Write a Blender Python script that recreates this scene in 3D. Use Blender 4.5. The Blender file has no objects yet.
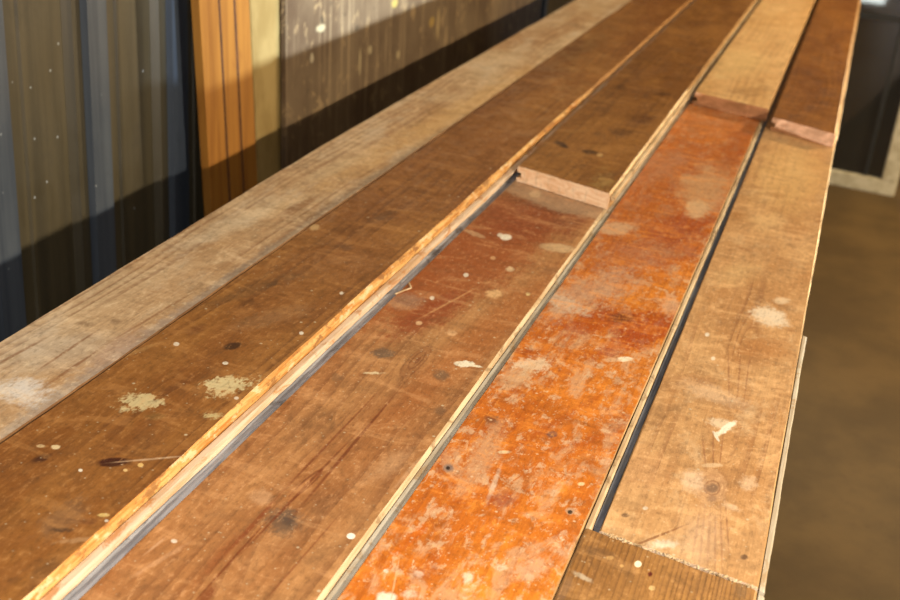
import bpy, bmesh, math, random
from mathutils import Vector, Matrix, noise as mn

random.seed(7)
C = bpy.context.scene.collection

# ------------------------------------------------------------------ camera
TOP = 0.80                       # top of the pile of planks above the floor
CAMZ = TOP + 0.60
FPX = 1150.0
ROWS = [(0.93879285, -0.21075485, 0.27248922),
        (0.33410265, 0.36433818, -0.8692716),
        (0.08392498, 0.90710533, 0.41245184)]
R3 = Matrix(ROWS)
cam = bpy.data.cameras.new('camera')
camo = bpy.data.objects.new('camera', cam)
C.objects.link(camo)
M = R3.to_4x4(); M.translation = Vector((0, 0, CAMZ))
camo.matrix_world = M
cam.sensor_width = 36
cam.lens = FPX / 900 * 36
cam.clip_start = 0.02
cam.dof.use_dof = True
cam.dof.focus_distance = 1.22
cam.dof.aperture_fstop = 6.6
bpy.context.scene.camera = camo

def ray(px, py):
    return R3 @ Vector((px - 450, 300 - py, -FPX))
def at(px, py, z):               # photo measurement -> point on the level plane z
    d = ray(px, py); return Vector((0, 0, CAMZ)) + d * ((z - CAMZ) / d.z)
def atx(px, py, x):
    d = ray(px, py); return Vector((0, 0, CAMZ)) + d * (x / d.x)

def srgb(r, g, b):
    f = lambda c: (c / 255 / 12.92) if c / 255 <= 0.04045 else ((c / 255 + 0.055) / 1.055) ** 2.4
    return (f(r), f(g), f(b), 1)

# ------------------------------------------------------------------ node helpers
class NT:
    def __init__(s, name):
        s.m = bpy.data.materials.new(name); s.m.use_nodes = True
        s.t = s.m.node_tree; s.t.nodes.clear()
        s.out = s.t.nodes.new('ShaderNodeOutputMaterial')
        s.b = s.t.nodes.new('ShaderNodeBsdfPrincipled')
        s.t.links.new(s.b.outputs[0], s.out.inputs[0])
        s.co = s.t.nodes.new('ShaderNodeTexCoord').outputs['Object']
    def put(s, sock, v):
        if v is None: return
        if isinstance(v, bpy.types.NodeSocket): s.t.links.new(v, sock)
        elif isinstance(v, (tuple, list, Vector)) and len(sock.default_value) == 3: sock.default_value = tuple(v)[:3]
        else: sock.default_value = v
    def math(s, op, a, b=None, c=None, clamp=False):
        n = s.t.nodes.new('ShaderNodeMath'); n.operation = op; n.use_clamp = clamp
        s.put(n.inputs[0], a); s.put(n.inputs[1], b); s.put(n.inputs[2], c); return n.outputs[0]
    def vec(s, op, a, b=None):
        n = s.t.nodes.new('ShaderNodeVectorMath'); n.operation = op
        s.put(n.inputs[0], a); s.put(n.inputs[1], b)
        return n.outputs['Value'] if op in ('DOT_PRODUCT', 'LENGTH') else n.outputs['Vector']
    def noise(s, scale=1, stretch=(1, 1, 1), off=(0, 0, 0), detail=4, rough=0.55, dist=0.0, co=None):
        v = s.vec('MULTIPLY_ADD' if False else 'MULTIPLY', co or s.co, stretch)
        v = s.vec('ADD', v, off)
        n = s.t.nodes.new('ShaderNodeTexNoise')
        n.inputs['Scale'].default_value = scale; n.inputs['Detail'].default_value = detail
        n.inputs['Roughness'].default_value = rough; n.inputs['Distortion'].default_value = dist
        s.put(n.inputs['Vector'], v); return n.outputs['Fac']
    def vor(s, scale, stretch=(1, 1, 1), off=(0, 0, 0), rnd=1.0):
        v = s.vec('ADD', s.vec('MULTIPLY', s.co, stretch), off)
        n = s.t.nodes.new('ShaderNodeTexVoronoi'); n.inputs['Scale'].default_value = scale
        n.inputs['Randomness'].default_value = rnd
        s.put(n.inputs['Vector'], v); return n.outputs['Distance'], n.outputs['Color']
    def ramp(s, v, lo, hi, a=0.0, b=1.0, smooth=True):
        n = s.t.nodes.new('ShaderNodeMapRange'); n.clamp = True
        if smooth: n.interpolation_type = 'SMOOTHSTEP'
        inv = lo > hi
        if inv: lo, hi, a, b = hi, lo, b, a
        s.put(n.inputs['Value'], v); n.inputs['From Min'].default_value = lo; n.inputs['From Max'].default_value = hi
        n.inputs['To Min'].default_value = a; n.inputs['To Max'].default_value = b
        return n.outputs['Result']
    def mix(s, f, a, b, mode='MIX'):
        n = s.t.nodes.new('ShaderNodeMix'); n.data_type = 'RGBA'; n.blend_type = mode
        s.put(n.inputs[0], f); s.put(n.inputs[6], a); s.put(n.inputs[7], b); return n.outputs[2]
    def sep(s, v=None):
        n = s.t.nodes.new('ShaderNodeSeparateXYZ'); s.put(n.inputs[0], v or s.co); return n.outputs
    def comb(s, x, y, z=0.0):
        n = s.t.nodes.new('ShaderNodeCombineXYZ'); s.put(n.inputs[0], x); s.put(n.inputs[1], y); s.put(n.inputs[2], z); return n.outputs[0]
    def bump(s, h, strength=0.3, dist=0.001):
        n = s.t.nodes.new('ShaderNodeBump'); n.inputs['Strength'].default_value = strength
        n.inputs['Distance'].default_value = dist; s.put(n.inputs['Height'], h)
        s.t.links.new(n.outputs[0], s.b.inputs['Normal'])
    def fin(s, col, rough=0.6, spec=0.4, metal=0.0):
        s.put(s.b.inputs['Base Color'], col); s.put(s.b.inputs['Roughness'], rough)
        s.b.inputs['Specular IOR Level'].default_value = spec; s.b.inputs['Metallic'].default_value = metal
        return s.m

def plank_mat(name, base, base2, line, origin, zt, seed, grain=0.5, freq=150, warp=0.012, eyes=(),
              layers=(), marks=(), specks=0.5, rough=0.42, spec=0.35, speck_col=(205, 185, 150), wear=0.25, gmask=(0.36, 0.62)):
    """aged pine: two tones, growth-ring lines bending round the eyes, worn layers, stains and splashes"""
    n = NT(name); o = (seed * 3.7, seed * 1.3, seed * 2.1)
    x, y, z = n.sep()
    big = n.noise(1, (7, 2.2, 4), o, 4, 0.6, 0.6)
    col = n.mix(n.ramp(big, 0.35, 0.65), srgb(*base), srgb(*base2))
    # fine fibres
    fib = n.noise(1, (420, 9, 60), o, 3, 0.6)
    col = n.mix(n.ramp(fib, 0.35, 0.75, 0, 0.22 * grain + 0.05), col, srgb(*[c * 0.55 for c in line]))
    # growth rings
    wv = n.noise(1, (6, 1.1, 2), (seed * 5.1, 3.3, seed), 2, 0.5)
    f = n.math('ADD', x, n.math('MULTIPLY', n.math('SUBTRACT', wv, 0.5), warp * 6))
    for (px, py, rx, ry, amp) in eyes:
        c = at(px, py, zt) - origin
        dx = n.math('DIVIDE', n.math('SUBTRACT', x, c.x), rx); dy = n.math('DIVIDE', n.math('SUBTRACT', y, c.y), ry)
        r2 = n.math('ADD', n.math('MULTIPLY', dx, dx), n.math('MULTIPLY', dy, dy))
        f = n.math('ADD', f, n.math('MULTIPLY', n.math('EXPONENT', n.math('MULTIPLY', r2, -1.0)), amp))
    f = n.math('ADD', f, n.math('MULTIPLY', n.noise(1, (30, 0.8, 10), (seed, 2, 9), 2, 0.5), 0.022))
    wob = n.noise(1, (60, 5, 10), o, 2, 0.5)
    f = n.math('ADD', f, n.math('MULTIPLY', wob, 0.0035))
    w = n.math('FRACT', n.math('MULTIPLY', f, freq))
    rings = n.math('MULTIPLY', n.ramp(w, 0.35, 0.93), n.ramp(w, 1.0, 0.95))
    gm = n.noise(1, (14, 2.0, 4), (seed, seed * 7, 1), 2, 0.5)
    rings = n.math('MULTIPLY', rings, n.ramp(gm, *gmask))
    col = n.mix(n.math('MULTIPLY', rings, grain, clamp=True), col, srgb(*line))
    # middle-size smudges, dark and light
    sm = n.noise(1, (26, 16, 10), (seed * 2, 9, 4), 6, 0.68, 0.8)
    col = n.mix(n.ramp(sm, 0.52, 0.74, 0, 0.55), col, srgb(*[c * 0.62 for c in base2]))
    col = n.mix(n.ramp(sm, 0.47, 0.28, 0, wear), col, srgb(*[min(255, c * 1.12 + 26) for c in base]))
    # layers of worn varnish, plaster dust
    for (st, dist, lo, hi, c, k, sd) in layers:
        v = n.noise(1, st, (sd * 3.1, sd * 1.7, sd), 8, 0.70, dist * 0.3)
        col = n.mix(n.ramp(v, lo, hi, 0, k), col, srgb(*c))
    # stains and splashes with a place and a shape of their own
    rag = n.noise(1, (170, 110, 40), (seed, 5, 2), 5, 0.7)
    ragc = n.noise(1, (30, 18, 30), (seed, 8, 2), 4, 0.6)
    rz = n.math('ADD', n.math('MULTIPLY', n.math('SUBTRACT', rag, 0.5), 2.6), n.math('MULTIPLY', n.math('SUBTRACT', ragc, 0.5), 2.2))
    for (px, py, ux, uy, vx, vy, c, k, soft, rg) in marks:
        c0 = at(px, py, zt); U = at(px + ux, py + uy, zt) - c0; V = at(px + vx, py + vy, zt) - c0
        det = U.x * V.y - U.y * V.x
        r1 = (V.y / det, -V.x / det, 0); r2 = (-U.y / det, U.x / det, 0)
        q = n.vec('SUBTRACT', n.co, (c0.x - origin.x, c0.y - origin.y, 0))
        l = n.vec('LENGTH', n.comb(n.vec('DOT_PRODUCT', q, r1), n.vec('DOT_PRODUCT', q, r2)))
        l = n.math('ADD', l, n.math('MULTIPLY', rz, rg))
        col = n.mix(n.ramp(l, 1 + soft, 1 - soft, 0, k), col, srgb(*c))
    # fine specks of plaster
    if specks:
        d, cc = n.vor(70, (1, 1, 0.3), o)
        sel = n.sep(cc)[0]
        m = n.math('MULTIPLY', n.ramp(d, 0.16, 0.07), n.math('GREATER_THAN', sel, 1 - 0.14 * specks))
        col = n.mix(n.math('MULTIPLY', m, 0.75), col, srgb(*speck_col))
        d2, c2 = n.vor(210, (1, 1, 0.3), o)
        m2 = n.math('MULTIPLY', n.ramp(d2, 0.30, 0.12), n.math('GREATER_THAN', n.sep(c2)[1], 1 - 0.16 * specks))
        col = n.mix(n.math('MULTIPLY', m2, 0.5), col, srgb(*speck_col))
    tr = n.noise(1, (15, 42, 20), (seed * 3, 1, 8), 5, 0.6, 0.6)
    col = n.mix(n.ramp(tr, 0.52, 0.66, 0, 0.26), col, srgb(*[c * 0.70 for c in base2]))
    col = n.mix(n.ramp(tr, 0.47, 0.34, 0, 0.26), col, srgb(*[min(255, c * 1.08 + 24) for c in base]))
    mot = n.noise(1, (190, 90, 60), (seed, 1, 6), 6, 0.75)
    col = n.mix(n.ramp(mot, 0.51, 0.66, 0, 0.36), col, srgb(*[c * 0.55 for c in base2]))
    col = n.mix(n.ramp(mot, 0.46, 0.34, 0, 0.28), col, srgb(*[min(255, c * 1.1 + 36) for c in base]))
    h = n.math('ADD', n.math('MULTIPLY', fib, 0.4), n.math('ADD', n.math('MULTIPLY', rings, -0.3 * grain), n.math('MULTIPLY', sm, 0.8)))
    n.bump(h, 0.5, 0.0012)
    rr = n.ramp(sm, 0.3, 0.7, rough - 0.08, rough + 0.22)
    return n.fin(col, rr, spec)

def edge_mat(name, c1, c2, seed=1, dark=None, rough=0.7):
    n = NT(name)
    v = n.noise(1, (150, 9, 150), (seed * 4, seed, 0), 7, 0.7)
    col = n.mix(n.ramp(v, 0.40, 0.60), srgb(*c1), srgb(*c2))
    w = n.noise(1, (40, 22, 60), (seed * 2, seed, 7), 6, 0.7, 0.5)
    col = n.mix(n.ramp(w, 0.53, 0.64, 0, 0.75), col, srgb(*(dark or [k * 0.6 for k in c1])))
    n.bump(v, 0.4, 0.0008)
    return n.fin(col, rough, 0.25)

def end_mat(name, c1, c2, seed=1):
    n = NT(name)
    v = n.noise(1, (28, 28, 90), (seed * 4, seed, 0), 5, 0.65, 1.0)
    col = n.mix(n.ramp(v, 0.38, 0.62), srgb(*c1), srgb(*c2))
    w = n.noise(1, (220, 50, 40), (seed, 3, 0), 3, 0.6)
    col = n.mix(n.ramp(w, 0.5, 0.75, 0, 0.4), col, srgb(*[k * 0.6 for k in c1]))
    n.bump(w, 0.6, 0.001)
    return n.fin(col, 0.8, 0.2)

# ------------------------------------------------------------------ object helpers
def tag(o, label=None, cat=None, group=None, kind=None):
    if label: o['label'] = label
    if cat: o['category'] = cat
    if group: o['group'] = group
    if kind: o['kind'] = kind
    return o
def empty(name, loc, label, cat, group=None):
    o = bpy.data.objects.new(name, None); o.empty_display_size = 0.05
    o.location = loc; C.objects.link(o); return tag(o, label, cat, group)
def link(name, bm, mats, parent=None, loc=None, smooth=False):
    bmesh.ops.recalc_face_normals(bm, faces=bm.faces)
    me = bpy.data.meshes.new(name); bm.to_mesh(me); bm.free()
    if smooth:
        for p in me.polygons: p.use_smooth = True
    for m in (mats if isinstance(mats, (list, tuple)) else [mats]): me.materials.append(m)
    o = bpy.data.objects.new(name, me); C.objects.link(o)
    if parent: o.parent = parent
    if loc is not None: o.location = loc
    return o
def box(bm, x0, x1, y0, y1, z0, z1, mi=0, bev=0.0):
    b2 = bmesh.new(); bmesh.ops.create_cube(b2, size=1)
    for v in b2.verts: v.co = Vector(((x0 + x1) / 2 + v.co.x * (x1 - x0), (y0 + y1) / 2 + v.co.y * (y1 - y0), (z0 + z1) / 2 + v.co.z * (z1 - z0)))
    if bev: bmesh.ops.bevel(b2, geom=b2.edges[:], offset=bev, segments=2, affect='EDGES')
    for f in b2.faces: f.material_index = mi
    me = bpy.data.meshes.new('t'); b2.to_mesh(me); b2.free(); bm.from_mesh(me); bpy.data.meshes.remove(me)

def extrude_profile(prof, mats, y0l, y0r, y1, jit, seed, n=260, xr=None, rag=0.0, breaks=None):
    """prof: [(x, z, jitter)] closed section; near end slants from y0l (left) to y0r (right)"""
    bm = bmesh.new(); xs = [p[0] for p in prof]; xa, xb = xr or (min(xs), max(xs))
    rings = []
    for i in range(n + 1):
        t = (i / n) ** 1.35
        r = []
        for j, (px, pz, jj) in enumerate(prof):
            s = min(1, max(0, (px - xa) / (xb - xa))) if xb > xa else 0
            ya = y0l + (y0r - y0l) * s
            y = ya + (y1 - ya) * t
            q = mn.noise(Vector((y * 7, seed * 5.3, j * 0.35))) * 1.1 + mn.noise(Vector((y * 34, seed * 2.3, j * 3.1))) * 0.5 + mn.noise(Vector((y * 110, seed, j * 5.1))) * 0.3
            q2 = mn.noise(Vector((y * 12, seed * 9.3 + 50, j * 3.1)))
            dx = q * jj * jit; dz = q2 * jj * jit * 0.5
            if rag and i == 0: y += mn.noise(Vector((px * 120, seed, 0))) * rag
            r.append(bm.verts.new((px + dx, y, pz + dz)))
        rings.append(r)
    k = len(prof)
    for i in range(n):
        for j in range(k):
            f = bm.faces.new((rings[i][j], rings[i][(j + 1) % k], rings[i + 1][(j + 1) % k], rings[i + 1][j]))
            f.material_index = mats[j]
    bm.faces.new(rings[0]).material_index = max(mats) if rag == 0 else max(mats)
    bm.faces.new(rings[-1][::-1]).material_index = max(mats)
    return bm

T = 0.028
def plank(name_label, cat, group, x0, x1, zt, yl, yr, y1, m_top, m_edge, m_end, seed,
          tongue=None, groove=True, bevel_r=0.002, bevel_l=0.0015, jit=0.0012, lip=None, topsub=14, under=0.0):
    """one floorboard; tongue=(length, material, drop, y_from, y_to)"""
    org = Vector((x0, min(yl, yr), zt - T))
    root = empty('floorboard', org, name_label, cat, group)
    w = x1 - x0
    top = [(bevel_l + (w - bevel_l - bevel_r) * i / topsub, T, 0.12 if 0 < i < topsub else 0.7) for i in range(topsub + 1)]
    bz = T * 0.62
    prof = list(top) + [(w, T - bevel_r * 0.9, 0.6)]
    mats = [0] * topsub + [1]
    prof += [(w, T * 0.30, 0.3), (w - under, T * 0.28, 0.3), (w - under, 0, 0.2)]; mats += [1, 1, 1]
    prof += [(0, 0, 0.2)]; mats += [1]
    if groove:
        prof += [(0, 0.007, 0.2), (0.008, 0.008, 0.1), (0.008, 0.0165, 0.1), (0, 0.0175, 0.4)]; mats += [1, 1, 1, 1]
    prof += [(0, T - bevel_l, 0.7)]; mats += [1, 1]
    mats = mats[:len(prof)]
    mats[-1] = 1
    a, b = yl - org.y, yr - org.y
    # extra material index 2 for the sawn ends
    bm = extrude_profile(prof, mats, a, b, y1 - org.y, jit, seed, rag=0.002)
    bm.faces.ensure_lookup_table(); bm.faces[-1].material_index = 2; bm.faces[-2].material_index = 2
    link('plank', bm, [m_top, m_edge, m_end], root)
    if tongue:
        ln, mt, drop, ya, yb, th = tongue
        zt2 = T - drop
        g0 = 0.0015
        pr = [(w + g0, zt2, 0.1), (w + ln * 0.35, zt2, 0.2), (w + ln * 0.75, zt2 - 0.0002, 0.4), (w + ln, zt2 - 0.0015, 0.9), (w + ln, zt2 - th, 0.9), (w + g0, zt2 - th, 0.1)]
        s = ya - org.y if ya is not None else b
        bm = extrude_profile(pr, [0] * 6, s, s, (yb or y1) - org.y, jit, seed + 31, rag=0.0)
        link('tongue', bm, mt, root)
    if lip:
        l0, l1, lz, th, ml, ya, yb = lip
        bm = extrude_profile([(l0, lz, 0.3), (l1, lz, 0.2), (l1, lz - th, 0.2), (l0, lz - th, 0.3)], [0] * 4, ya - org.y, ya - org.y, yb - org.y, jit, seed + 57)
        link('groove_lip', bm, ml, root)
    return root, org

ZU, ZL = TOP, TOP - T - 0.0010     # tops of the upper and the lower course
FAR = 4.70
def O(x0, yl, yr, zt): return Vector((x0, min(yl, yr), zt - T))

WH = (226, 214, 192); CH = (205, 188, 150)
bare_orange = edge_mat('fresh_orange_pine_edge', (206, 162, 100), (172, 112, 50), 2, (122, 80, 42))
def lip_mat():
    n = NT('worn_edge_turning_paler')
    y = n.sep()[1]
    v = n.noise(1, (150, 9, 150), (8, 2, 0), 7, 0.7); w = n.noise(1, (50, 26, 60), (4, 2, 7), 6, 0.7)
    near = n.mix(n.ramp(v, 0.40, 0.60), srgb(206, 160, 96), srgb(172, 112, 48))
    near = n.mix(n.ramp(w, 0.53, 0.62, 0, 0.8), near, srgb(128, 84, 44)); near = n.mix(n.ramp(w, 0.46, 0.38, 0, 0.7), near, srgb(214, 188, 146))
    far = n.mix(n.ramp(v, 0.40, 0.60), srgb(176, 130, 78), srgb(140, 96, 52))
    col = n.mix(n.ramp(y, 2.05, 2.25), near, far)
    return n.fin(col, 0.7, 0.25)
lip_m = lip_mat()
bare_pink = edge_mat('bare_pinkish_pine', (206, 182, 154), (188, 152, 114), 3, (176, 116, 60))
bare_cream = edge_mat('bare_cream_pine', (204, 178, 140), (178, 146, 106), 4, (126, 96, 62))
bare_tan = edge_mat('bare_tan_pine', (190, 148, 96), (160, 118, 70), 5, (110, 76, 42))
grey_tongue = edge_mat('grey_painted_tongue', (190, 188, 186), (146, 144, 144), 6, (98, 92, 88), 0.6)
dark_tongue = edge_mat('dark_weathered_tongue', (104, 104, 108), (74, 73, 78), 7, (96, 90, 84), 0.6)
old_edge = edge_mat('old_brown_edge', (126, 88, 52), (100, 66, 36), 8)
pale_tongue = edge_mat('pale_weathered_tongue', (196, 184, 162), (170, 152, 126), 9, (160, 124, 80))
end_pale = end_mat('sawn_pale_end_grain', (250, 216, 178), (232, 186, 142), 1)
end_red = end_mat('sawn_reddish_end_grain', (184, 130, 90), (150, 104, 68), 2)
end_old = end_mat('old_sawn_end_grain', (120, 86, 52), (92, 62, 36), 3)

# ------------------------------------------------------------------ upper course
def M4(px, py, rx, ry, c, k=0.85, soft=0.25, rg=0.5):      # ellipse upright in the photo
    return (px, py, rx, 0, 0, ry, c, k, soft, rg)
def MR(px, py, ux, uy, w, c, k=0.85, soft=0.25, rg=0.5):   # ellipse along (ux,uy), half width w
    l = math.hypot(ux, uy); return (px, py, ux, uy, -uy / l * w, ux / l * w, c, k, soft, rg)

DK = (62, 34, 22)
org = O(-0.812, 0.28, 0.30, ZU)
m1 = plank_mat('dusty_bare_pine', (206, 176, 138), (184, 144, 102), (126, 80, 48), org, ZU, 1, grain=0.55, freq=70, warp=0.012,
    eyes=[(60, 360, 0.03, 0.12, 0.03)], gmask=(0.44, 0.58),
    layers=[((16, 5, 8), 0.8, 0.48, 0.70, (206, 186, 160), 0.7, 3), ((30, 8, 8), 0.6, 0.55, 0.75, (136, 84, 44), 0.6, 5)],
    marks=[MR(50, 405, 60, -44, 9, (172, 156, 140), 0.5, 0.6, 0.8), MR(190, 307, 90, -62, 6, (150, 136, 124), 0.6, 0.7, 0.9),
           MR(330, 210, 90, -62, 4.5, (140, 122, 104), 0.6, 0.5, 0.5), MR(440, 133, 80, -52, 3, (130, 108, 84), 0.5, 0.5, 0.5),
           M4(22, 392, 22, 10, (222, 214, 204), 0.8, 0.6, 0.9), M4(70, 350, 60, 16, (196, 178, 156), 0.5, 0.8, 0.5),
           MR(68, 350, 24, -16, 1.2, (128, 82, 48), 0.7, 0.5, 0.4), MR(75, 366, 28, -19, 1.4, (128, 82, 48), 0.7, 0.5, 0.4), MR(20, 352, 24, -13, 1.2, (128, 82, 48), 0.6, 0.5, 0.4), MR(150, 318, 40, -24, 1.0, (128, 82, 48), 0.5, 0.5, 0.4), M4(85, 324, 8, 3, (120, 92, 66), 0.6, 0.6, 0.5), M4(116, 322, 5, 2.5, (120, 92, 66), 0.5, 0.6, 0.5), MR(115, 350, 25, -17, 10, (176, 142, 118), 0.5, 0.4, 0.5), MR(480, 100, 90, -48, 9, (214, 172, 112), 0.5, 0.7, 0.8), MR(230, 225, 40, -18, 7, (214, 190, 156), 0.6, 0.6, 0.6), MR(335, 168, 30, -14, 5, (210, 184, 146), 0.5, 0.6, 0.6),
           MR(300, 205, 18, -9, 3, (124, 78, 42), 0.6, 0.5, 0.5)],
    specks=0.3, rough=0.6, spec=0.2, wear=0.35)
plank('pale dusty bare floorboard at the left edge of the pile, beside the metal wall', 'floorboard', None,
      -0.812, -0.6605, ZU, 0.28, 0.30, FAR, m1, old_edge, end_old, 1, groove=True, jit=0.0018)

org = O(-0.6595, 0.27, 0.29, ZU)
m2 = plank_mat('brown_varnished_pine', (156, 104, 50), (136, 84, 38), (88, 46, 22), org, ZU, 2, grain=0.5, freq=60, gmask=(0.46, 0.60), warp=0.014,
    eyes=[(116, 462, 0.02, 0.06, -0.02), (150, 400, 0.03, 0.2, 0.02)],
    layers=[((30, 14, 8), 0.8, 0.56, 0.72, (100, 66, 36), 0.6, 7), ((22, 9, 8), 1.2, 0.55, 0.75, (176, 122, 64), 0.5, 9),
            ((8, 1.1, 4), 0.3, 0.50, 0.66, (116, 68, 26), 0.55, 4)],
    marks=[MR(113, 462, 17, -1, 4.5, (58, 22, 16), 0.95, 0.25, 0.2), MR(41, 458, 9, -3, 3.2, (66, 34, 20), 0.9, 0.4, 0.3),
           MR(232, 346, 9, -2, 3.5, (60, 34, 18), 0.95, 0.3, 0.2), MR(195, 330, 9, -3, 4, (104, 58, 26), 0.8, 0.5, 0.3),
           MR(272, 284, 6, -2, 2.5, (74, 42, 22), 0.8, 0.4, 0.3), M4(345, 247, 8, 3, (96, 60, 32), 0.6, 0.5, 0.4),
           M4(230, 387, 17, 5.5, (218, 200, 150), 0.8, 0.5, 2.6), M4(141, 401, 13, 5, (214, 196, 146), 0.75, 0.5, 2.6),
           M4(212, 416, 7, 3, (204, 184, 130), 0.75, 0.5, 2.0), M4(155, 416, 10, 3, (120, 90, 46), 0.5, 0.5, 0.9),
           MR(150, 459, 34, -3, 0.9, (196, 160, 124), 0.75, 0.5, 0.3), M4(55, 447, 4, 2, (220, 196, 150), 0.9, 0.3, 0.5),
           M4(40, 446, 4, 1.5, (200, 170, 124), 0.8, 0.3, 0.5), M4(80, 470, 2.3, 1.6, WH, 0.95, 0.2, 0.2), M4(125, 470, 2.3, 1.6, (214, 176, 116), 0.95, 0.2, 0.2),
           M4(140, 465, 3, 2, (220, 180, 110), 0.95, 0.2, 0.3), M4(176, 344, 3, 2, WH, 0.95, 0.2, 0.2), M4(225, 363, 3, 1.6, WH, 0.95, 0.2, 0.2), 
           M4(236, 398, 2.5, 1.6, WH, 0.95, 0.2, 0.2), M4(301, 333, 2.2, 1.7, WH, 0.95, 0.2, 0.2), M4(341, 293, 2, 1.5, WH, 0.8, 0.2, 0.2),
           M4(314, 227, 5, 3, (196, 160, 110), 0.8, 0.4, 0.5), MR(80, 527, 12, -3, 2, (206, 170, 110), 0.0, 0.3, 0.3),
           M4(103, 515, 5, 1.8, (214, 180, 110), 0.9, 0.3, 0.4), M4(106, 521, 2, 1.4, WH, 0.8, 0.3, 0.3),
           MR(60, 520, 22, -18, 12, (112, 88, 66), 0.45, 0.5, 0.8), MR(60, 530, 10, 0, 2.5, (78, 56, 40), 0.75, 0.4, 0.6), M4(88, 521, 7, 3, (108, 60, 32), 0.7, 0.4, 0.5),
           MR(78, 540, 24, -2, 2.5, (176, 134, 92), 0.6, 0.5, 0.9), MR(130, 353, 26, -9, 2, (176, 130, 76), 0.6, 0.5, 0.8),
           MR(270, 318, 34, -8, 7, (150, 112, 76), 0.4, 0.6, 0.8), MR(250, 290, 40, -14, 5, (96, 66, 40), 0.45, 0.5, 0.9),
           MR(385, 215, 12, -5, 3, (88, 58, 34), 0.6, 0.4, 0.6), M4(553, 80, 7, 3, (170, 120, 70), 0.7, 0.5, 0.5),
           M4(570, 46, 26, 8, (92, 52, 20), 0.5, 0.8, 0.5), MR(560, 62, 60, -40, 10, (100, 58, 22), 0.5, 0.8, 0.5),
           MR(250, 440, 3, -2, 3, (120, 84, 46), 0.3, 0.5, 0.9), MR(470, 130, 50, -30, 12, (134, 84, 36), 0.5, 0.8, 0.4)],
    specks=0.5, rough=0.40, wear=0.3)
plank('brown varnished floorboard with tan crusty splatters and a grooved orange right edge', 'floorboard', None,
      -0.6590, -0.4985, ZU, 0.27, 0.29, FAR, m2, lip_m, end_old, 2, groove=False, bevel_r=0.0050, jit=0.0014,
      tongue=(0.0103, bare_pink, 0.0115, 0.30, FAR, 0.007), under=0.001)

E3 = (at(517, 165.5, ZU).y, at(606, 193, ZU).y); E4 = (at(691, 91.5, ZU).y, at(762, 108, ZU).y); E5 = (at(766, 116, ZU).y, at(834, 134, ZU).y)
print('ends', E3, E4, E5)
org = O(-0.4810, *E3, ZU)
m3 = plank_mat('dark_brown_worn_pine', (150, 100, 46), (122, 76, 30), (72, 42, 18), org, ZU, 3, grain=0.4, freq=60,
    layers=[((24, 9, 8), 0.9, 0.54, 0.72, (146, 100, 50), 0.5, 3), ((20, 8, 6), 0.5, 0.56, 0.72, (74, 42, 18), 0.6, 8)],
    marks=[MR(562, 145, 7, 3, 2.2, (48, 26, 14), 0.9, 0.35, 0.3), MR(590, 152, 7, 1, 2, (52, 28, 14), 0.9, 0.35, 0.3), M4(600, 155, 3, 1.8, (190, 150, 96), 0.9, 0.3, 0.3),
           M4(604, 180, 9, 8, (176, 144, 84), 0.55, 0.5, 1.5), M4(663, 94, 8, 2, (60, 30, 12), 0.6, 0.5, 0.4), M4(620, 87, 6, 3, (70, 40, 16), 0.6, 0.5, 0.4),
           M4(640, 120, 12, 7, (84, 44, 16), 0.5, 0.6, 0.5), M4(622, 132, 12, 3, (74, 42, 18), 0.6, 0.5, 0.5)],
    specks=0.15, rough=0.45, wear=0.35)
plank('dark brown raised floorboard with a pale pinkish sawn end, left of the dark gap', 'floorboard', None,
      -0.4810, -0.3045, ZU, *E3, FAR, m3, bare_tan, end_pale, 3, groove=True, bevel_r=0.003, jit=0.0012,
      tongue=(0.007, bare_cream, 0.005, E3[1] + 0.004, FAR, 0.008))

org = O(-0.288, *E4, ZU)
m4 = plank_mat('bare_yellow_tan_pine', (222, 176, 120), (204, 154, 96), (130, 84, 42), org, ZU, 4, grain=0.3, freq=60,
    layers=[((24, 9, 8), 0.9, 0.54, 0.72, (150, 104, 54), 0.55, 6), ((16, 6, 6), 0.5, 0.52, 0.7, (216, 180, 120), 0.5, 2)],
    marks=[M4(717, 62, 6, 4, (130, 88, 44), 0.6, 0.6, 0.8), M4(745, 92, 16, 4, (140, 96, 52), 0.5, 0.6, 0.8), M4(738, 62, 24, 14, (216, 180, 120), 0.5, 0.6, 0.5)],
    specks=0.2, rough=0.6, spec=0.2, wear=0.4)
plank('pale yellowish tan raised floorboard between the two dark brown raised ones', 'floorboard', None,
      -0.288, -0.1195, ZU, *E4, FAR, m4, bare_tan, end_red, 4, groove=True, jit=0.001)

org = O(-0.1045, *E5, ZU)
m5 = plank_mat('chestnut_brown_pine', (146, 92, 40), (122, 72, 30), (76, 42, 18), org, ZU, 5, grain=0.35, freq=60,
    layers=[((24, 9, 8), 0.9, 0.56, 0.74, (154, 104, 54), 0.4, 4), ((16, 6, 6), 0.5, 0.54, 0.7, (84, 50, 22), 0.5, 3)],
    specks=0.15, rough=0.45, wear=0.35)
plank('chestnut brown raised floorboard along the right edge of the pile', 'floorboard', None,
      -0.1045, 0.0285, ZU, *E5, FAR, m5, bare_tan, end_red, 5, groove=True, jit=0.001,
      tongue=(0.0050, bare_tan, 0.003, E5[1] + 0.004, FAR, 0.010))

# the pale board's outer edge runs in a little towards its near end
u1 = [o for o in bpy.data.objects if o.get('label', '').startswith('pale dusty')][0]
for ch in u1.children:
    for v in ch.data.vertices:
        Y = v.co.y + u1.location.y
        if v.co.x < 0.06: v.co.x += 0.020 * min(1, max(0, (1.75 - Y) / 0.9)) * (1 - v.co.x / 0.06)
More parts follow.
